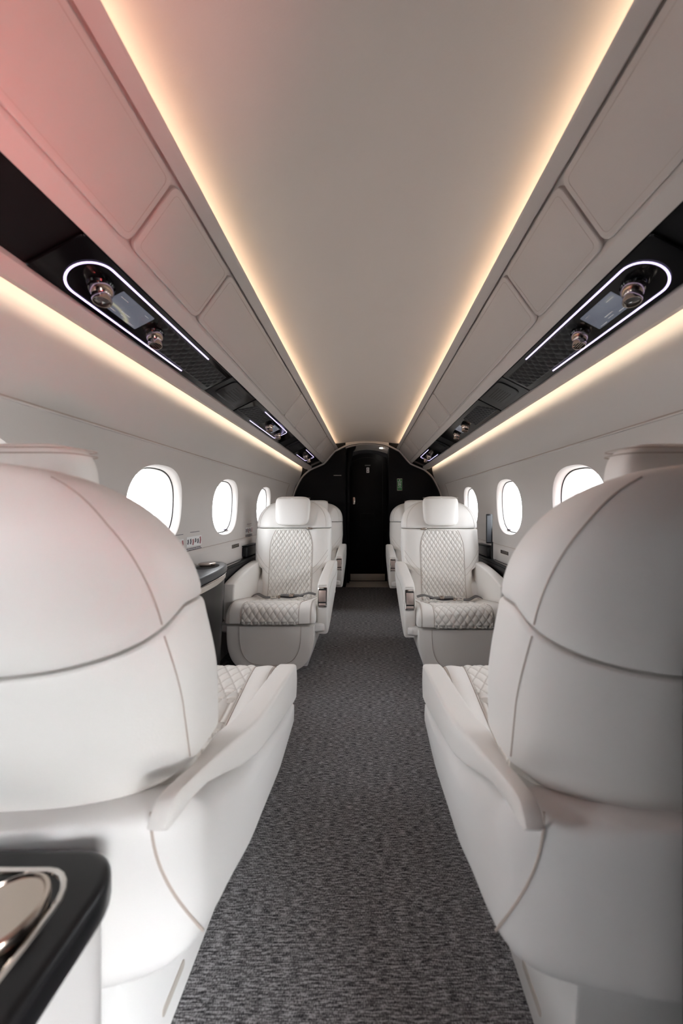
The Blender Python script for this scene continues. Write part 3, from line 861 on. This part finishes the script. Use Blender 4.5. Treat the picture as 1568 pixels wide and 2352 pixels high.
# right: low black cabinet edge and tall closet behind the nearest right seat
bm = BM(); addbox(bm, .311, .77, -.05, .344, .001, .66, .012, 3)
tag(obj('galley_cabinet', bm, 'matte_black'), 'black cabinet at the right edge behind the nearest right seat', 'cabinet')
bm = BM(); addbox(bm, .34, .655, -.38, .292, .662, E + .36, .012, 3)
tag(obj('wall_closet', bm, 'matte_black'), kind='structure')


# monitor folded beside the middle right seat
t = thing('monitor', 'thin black fold-out monitor beside the middle right seat by the window', 'monitor', (.735, 2.06, .502))
bm = BM(); addbox(bm, .706, .742, 2.020, 2.034, .60, .775, .003); obj('screen_frame', bm, 'satin_black', t)
bm = BM(); addbox(bm, .709, .733, 2.0185, 2.0199, .608, .765); obj('screen', bm, 'table_grey', t)
bm = BM(); addbox(bm, .738, .746, 2.022, 2.032, .505, .61, .002); obj('monitor_stem', bm, 'satin_black', t)

# louvres under the windows
for s, y, dz in ((-1, 2.0, -.222), (1, 1.92, -.250)):
    t = thing('air_vent', 'small dark slotted air vent in the lower %s wall under a window' % ('left' if s < 0 else 'right'), 'vent', (s * .772, y, E + dz))
    bm = BM(); addbox(bm, *sorted((s * .7700, s * .7725)), y - .052, y + .052, E + dz - .010, E + dz + .010, .001); obj('vent_slot', bm, 'gap', t)
    bm = BM()
    for k in range(3): addbox(bm, *sorted((s * .7688, s * .7715)), y - .050, y + .050, E + dz - .008 + k * .0065, E + dz - .005 + k * .0065)
    obj('vent_slat', bm, 'nickel', t)

# placards on the left wall
def placard(y, z, label, wd=.066):
    x = -wallx(z) + .0012
    t = thing('placard', label, 'placard', (x, y, E + z), 'white instruction placards on the left wall')
    bm = BM(); addbox(bm, x - .0012, x, y - wd, y + wd, E + z - .022, E + z + .022); obj('placard_plate', bm, 'white', t, smooth=False)
    random.seed(3)
    a, b_ = BM(), BM()
    for k in range(6):
        yy = y - wd * .82 + k * wd * .33; hh = random.uniform(.008, .016); zz = E + z + random.uniform(-.004, .004)
        tgt = b_ if k in (2, 5) else a
        addtube(tgt, [(x + .0008, yy - .004, zz - hh), (x + .0008, yy + .001, zz), (x + .0008, yy - .002, zz + hh)], (.0055, .0008), 6, False, (1, 0, 0))
    for r in range(2):
        yy = y - wd
        while yy < y + wd * .9:
            L = random.uniform(.006, .02); addbox(a, x - .0004, x + .0006, yy, min(yy + L, y + wd), E + z - .032 - r * .007, E + z - .0285 - r * .007); yy += L + .004
    addbox(a, x - .0004, x + .0010, y - .035, y + .045, E + z + .040, E + z + .0425)
    obj('printed_figures', a, 'ink', t, smooth=False); obj('printed_marks', b_, 'ink_red', t, smooth=False)
placard(1.545, -.149, 'white instruction placard on the left wall between two windows, above the table cabinet')
placard(2.26, -.146, 'white instruction placard on the left wall beside the facing left seat back')
placard(1.405, -.153, 'white instruction placard fragment at the edge of the nearest left seat back', .05)

# ================================================================== OVERHEAD SERVICE PANELS
def plane_pt(s, t, y, off):
    A, B = Vector(bp('btop', y)), Vector(bp('bbot', y)); A = A + Vector((.001, .004)); B = B + Vector((-.001, .004))
    d = (B - A).normalized(); n = Vector((d.y, -d.x)); n = n if n.y < 0 else -n
    p = A.lerp(B, t) + n * off
    return Vector((s * p.x, y, p.y + E))
def slab(s, t0, t1, y0, y1, o0, o1, r=.012, bev=True):
    L = .115; bm = BM(); ol = rrect(y0, y1, t0 * L, t1 * L, r, 5)
    rings = [[plane_pt(s, t / L, y, o0) for y, t in ol], [plane_pt(s, t / L, y, o1 - .0015) for y, t in ol]]
    ol2 = rrect(y0 + .0015, y1 - .0015, t0 * L + .0015, t1 * L - .0015, r, 5)
    rings.append([plane_pt(s, t / L, y, o1) for y, t in ol2])
    addgrid(bm, rings, True, (True, True)); return bm
def knob(s, t, y, r, parent, kind):
    p0 = plane_pt(s, t, y, .002); p1 = plane_pt(s, t, y, 1.002); ax = (p1 - p0).normalized()
    ax = (ax + Vector((s * .30, -.10, 0))).normalized()
    a = ax.cross(Vector((0, 1, 0))).normalized(); b_ = ax.cross(a)
    def ring(rr, h, n=32): return [p0 + ax * h + a * rr * math.cos(2 * PI * k / n) + b_ * rr * math.sin(2 * PI * k / n) for k in range(n)]
    bm = BM(); addgrid(bm, [ring(r * 1.0, -.010), ring(r * 1.08, .001), ring(r * 1.1, .004), ring(r * .98, .007)], True, (True, True))
    root = obj('reading_light' if kind else 'air_nozzle', bm, 'gloss_black', parent)
    bm = BM(); addgrid(bm, [ring(r * .95, .006), ring(r * .98, .010), ring(r * .95, .015), ring(r * .78, .023), ring(r * .74, .024), ring(r * .76, .026), ring(r * .78, .034), ring(r * .74, .037), ring(r * .66, .037), ring(r * .64, .031)], True, (True, False))
    k1 = obj('metal_bezel', bm, 'nickel', parent)
    k1.parent = root; k1.location = (0, 0, 0)
    bm = BM(); addgrid(bm, [ring(r * .66, .0315), ring(r * .40, .0325 if not kind else .034), ring(r * .01, .033 if not kind else .035)], True, (False, True))
    k2 = obj('lens' if kind else 'nozzle_core', bm, 'gloss_black' if not kind else 'lens', parent); k2.parent = root
    if not kind:
        bm = BM()
        for q in (-.4, -.13, .13, .4):
            L = math.sqrt(1 - q * q) * r * .60; c = p0 + ax * .0345 + a * q * r
            addtube(bm, [c - b_ * L, c + b_ * L], .0010, 5)
        k3 = obj('nozzle_fins', bm, 'nickel', parent); k3.parent = root
def qpad(s, y0, y1, t0, t1, slant, parent):
    bm = BM(); rows = []; NY, NT = int((y1 - y0) / .0028), 40
    for j in range(NY + 1):
        row = []
        for i in range(NT + 1):
            t = lerp(t0, t1, i / NT); v = j / NY
            y = lerp(y0 + slant * (t - .5), y1, v); d = t * .115
            ed = max(0, min(1, min(t - t0, t1 - t) / .04, min(v, 1 - v) / .03))
            row.append(plane_pt(s, t, y, .0015 + quilt(y / .026 + d / .030, y / .026 - d / .030, .0042) * ed + .001 * ed))
        rows.append(row)
    addgrid(bm, rows); obj('quilted_pad', bm, 'pad_black', parent, 180)
def psu(s, yk1, yk2, yu0, yu1, closed_near, y0, y1, q0, q1, label, lit=True, big=1.0, screen=True):
    yc = (y0 + y1) / 2; p = plane_pt(s, .5, yc, 0)
    t = thing('overhead_service_panel', label, 'overhead panel', tuple(p), 'overhead service panels')
    obj('panel_housing', slab(s, .02, .98, y0, y1, -.004, .0015, .006), 'gloss_black', t)
    if q1 > q0: qpad(s, q0, q1, .17, .83, .10 * (1 if closed_near else -1) , t)
    if lit:
        tA, tB = .13, .87; pts = []
        ye, yo_ = (yu0, yu1) if closed_near else (yu1, yu0); dr = 1 if closed_near else -1
        r = .043 if closed_near else .016
        R = .043
        pts.append((tA, yo_))
        n = 18
        if closed_near:
            for k in range(n + 1):
                a = PI * k / n; pts.append((.5 - .37 * math.cos(a), ye + dr * (R - R * math.sin(a))))
        else:
            pts += [(tA, ye - .02), (tA + .03, ye - .006), (tA + .12, ye), (tB - .12, ye), (tB - .03, ye - .006), (tB, ye - .02)]
        pts.append((tB, yo_ - dr * .01))
        bm = BM(); P3 = []
        for (ta, ya), (tb, yb) in zip(pts, pts[1:]):
            m_ = max(1, int(abs(yb - ya) / .03))
            for k in range(m_): P3.append(plane_pt(s, lerp(ta, tb, k / m_), lerp(ya, yb, k / m_), .0036))
        P3.append(plane_pt(s, *pts[-1], .0030))
        nrm = (plane_pt(s, .5, yc, 1) - plane_pt(s, .5, yc, 0)).normalized()
        addtube(bm, P3, (.0022 * big, .0012), 6, False, nrm); obj('light_line', bm, 'violet_light', t)
    knob(s, .47, yk1, .0215, t, closed_near); knob(s, .52, yk2, .0198, t, not closed_near)
    if screen:
        ym = (yk1 + yk2) / 2; hw = min(.052, abs(yk2 - yk1) / 2 - .036); hw = max(hw, .028)
        sc = obj('display', slab(s, .28, .74, ym - hw, ym + hw, .0012, .0030, .002), 'screen', t, smooth=False)
        if hw > .04:
            bm = BM()
            for k, (tt, yy, L) in enumerate(((.60, 0, .012), (.66, .002, .008), (.38, -.035, .010), (.68, -.03, .010), (.70, .03, .010), (.36, .034, .006))):
                A = plane_pt(s, tt, ym + yy - L, .0034); B = plane_pt(s, tt, ym + yy + L, .0034); addtube(bm, [A, B], (.0012 if k else .0022, .0003), 4, False, (0, 0, 1))
            obj('screen_text', bm, 'white', t)
    return t
def speaker(s, y0, y1, label, vis=True):
    p = plane_pt(s, .5, (y0 + y1) / 2, 0)
    t = thing('overhead_speaker', label, 'speaker', tuple(p), 'overhead speakers')
    obj('speaker_housing', slab(s, .03, .97, y0, y1, -.003, .0010, .004), 'satin_black', t)
    obj('speaker_cover', slab(s, .04, .80, y0 + .03, y1 - .012, .001, .0045, .022), 'satin_black', t)
    bm = BM()
    for k in range(6):
        tt = .22 + .085 * k; A = plane_pt(s, tt, y0 + .075, .0046); B = plane_pt(s, tt, y1 - .07, .0046); addtube(bm, [A, B], (.0021, .0006), 4, False, (0, 0, 1))
    obj('grille_slots', bm, 'gap', t)
for s, sd_ in ((-1, 'left'), (1, 'right')):
    psu(s, .67, .845, .612, 1.045, True, .575, 1.200, .845, 1.19, 'nearest %s overhead panel with a curved violet light line, lamp, screen and air nozzle' % sd_, True, 1.0)
    speaker(s, 1.206, 1.452, 'slotted black speaker panel overhead on the %s, right behind the nearest service panel' % sd_)
    psu(s, 1.80, 1.99, 1.62, 2.06, False, 1.458, 2.20, 1.49, 1.74, 'middle %s overhead panel with a quilted pad and two metal knobs' % sd_, s < 0)
    speaker(s, 2.34, 2.60, 'small dark speaker panel overhead on the %s, farthest from the camera' % sd_)
    psu(s, 2.84, 3.02, 2.68, 3.07, False, 2.61, 3.46, 0, 0, 'farthest %s overhead panel by the bulkhead with two small metal knobs' % sd_, True, 1.0, False)

# ================================================================== SIGNS, LAMP
X0 = (917.5 - 843) / 784 * YW; Z0 = E - (1113 - 1167) / 784 * YW
t = thing('green_sign', 'small green framed sign on the black bulkhead right of the door', 'sign', (X0, YW, Z0))
bm = BM(); addtube(bm, [(x, YW - .003, z) for x, z in rrect(X0 - .026, X0 + .026, Z0 - .060, Z0 + .060, .004, 2)], .0035, 6, True); obj('sign_frame', bm, 'latch', t)
bm = BM(); addbox(bm, X0 - .024, X0 + .024, YW - .004, YW - .0005, Z0 - .058, Z0 + .058); obj('sign_plate', bm, 'green', t, smooth=False)
bm = BM(); ys = (YW - .0055, YW - .0042)
addbox(bm, X0 - .019, X0 + .019, *ys, Z0 + .028, Z0 + .032); addbox(bm, X0 - .019, X0 + .019, *ys, Z0 - .034, Z0 - .030)
addbox(bm, X0 - .005, X0 + .005, *ys, Z0 + .040, Z0 + .050)
for a in ((-.013, -.006, .010, .022), (.002, .013, .014, .021), (-.013, -.004, -.004, .006), (.000, .006, -.002, .010), (.007, .013, -.008, .004), (-.013, -.006, -.018, -.008), (-.002, .012, -.020, -.013)):
    addbox(bm, X0 + a[0], X0 + a[1], *ys, Z0 + a[2], Z0 + a[3])
obj('sign_symbols', bm, 'white', t, smooth=False)
X1 = 1.5 / 784 * YD; Z1 = E + (1167 - 1080) / 784 * YD
t = thing('door_placard', 'small white arrow placard high on the black door', 'placard', (X1, YD, Z1))
bm = BM(); addbox(bm, X1 - .015, X1 + .015, YD - .003, YD - .0005, Z1 - .029, Z1 + .029); obj('placard_plate', bm, 'white', t, smooth=False)
bm = BM()
for sg in (1, -1):
    merge(bm, prism([(X1 - .010, Z1 + sg * .012), (X1 + .010, Z1 + sg * .012), (X1, Z1 + sg * .024)], 'y', YD - .0045, YD - .003))
    addbox(bm, X1 - .003, X1 + .003, YD - .0045, YD - .0031, min(Z1 + sg * .004, Z1 + sg * .012), max(Z1 + sg * .004, Z1 + sg * .012))
addbox(bm, X1 - .015, X1 + .015, YD - .0044, YD - .0031, Z1 - .001, Z1 + .001)
obj('placard_arrow', bm, 'ink', t, smooth=False)
Z2 = E + (1167 - 1069) / 784 * YD
bm = BM(); addbox(bm, X1 - .032, X1 + .028, YD - .0025, YD - .0005, Z2 - .006, Z2 + .006); 
tag(obj('door_nameplate', bm, 'strap', smooth=False), 'tiny grey text plate above the arrow placard on the door', 'plate')
XL = (774 - 843) / 784 * YW; ZL = E + (1167 - 1092) / 784 * YW
bm = BM(); xx = XL - .036; random.seed(5)
while xx < XL + .036:
    L = random.uniform(.004, .009); addbox(bm, xx, xx + L, YW - .002, YW - .0003, ZL - .003, ZL + .003); xx += L + .0015
tag(obj('bulkhead_label', bm, 'steel', smooth=False), 'thin line of small pale lettering on the left bulkhead', 'label')
XP = (875 - 843) / 784 * 3.62; ZP = .642 + E
t = thing('ceiling_lamp', 'small round lit lamp in the ceiling above the far door', 'lamp', (XP, 3.62, ZP))
bm = BM(); rows = [[(XP + r * math.cos(a), 3.62 + r * math.sin(a), z) for a in [2 * PI * k / 24 for k in range(24)]] for r, z in ((.024, ZP + .03), (.024, ZP - .002), (.020, ZP - .004))]
addgrid(bm, rows, True, (True, True)); obj('lamp_rim', bm, 'chrome', t)
bm = BM(); rows = [[(XP + r * math.cos(a), 3.62 + r * math.sin(a), z) for a in [2 * PI * k / 24 for k in range(24)]] for r, z in ((.018, ZP - .0035), (.016, ZP - .009), (.004, ZP - .011))]
addgrid(bm, rows, True, (True, True)); obj('lamp_lens', bm, 'lamp', t)
# dark drape at the left of the doorway
bm = BM(); P = [(-.215, E + .66), (-.115, E + .675), (-.125, E + .63), (-.150, E + .60), (-.165, E + .52), (-.185, E + .40), (-.19, .02), (-.215, .02)]
merge(bm, prism(P, 'y', 3.60, 3.66, .006, 2)); tag(obj('door_drape', bm, 'matte_black'), 'dark drape gathered at the left of the far doorway', 'drape')

for o in bpy.data.objects:
    if '_wo' in o: del o['_wo']
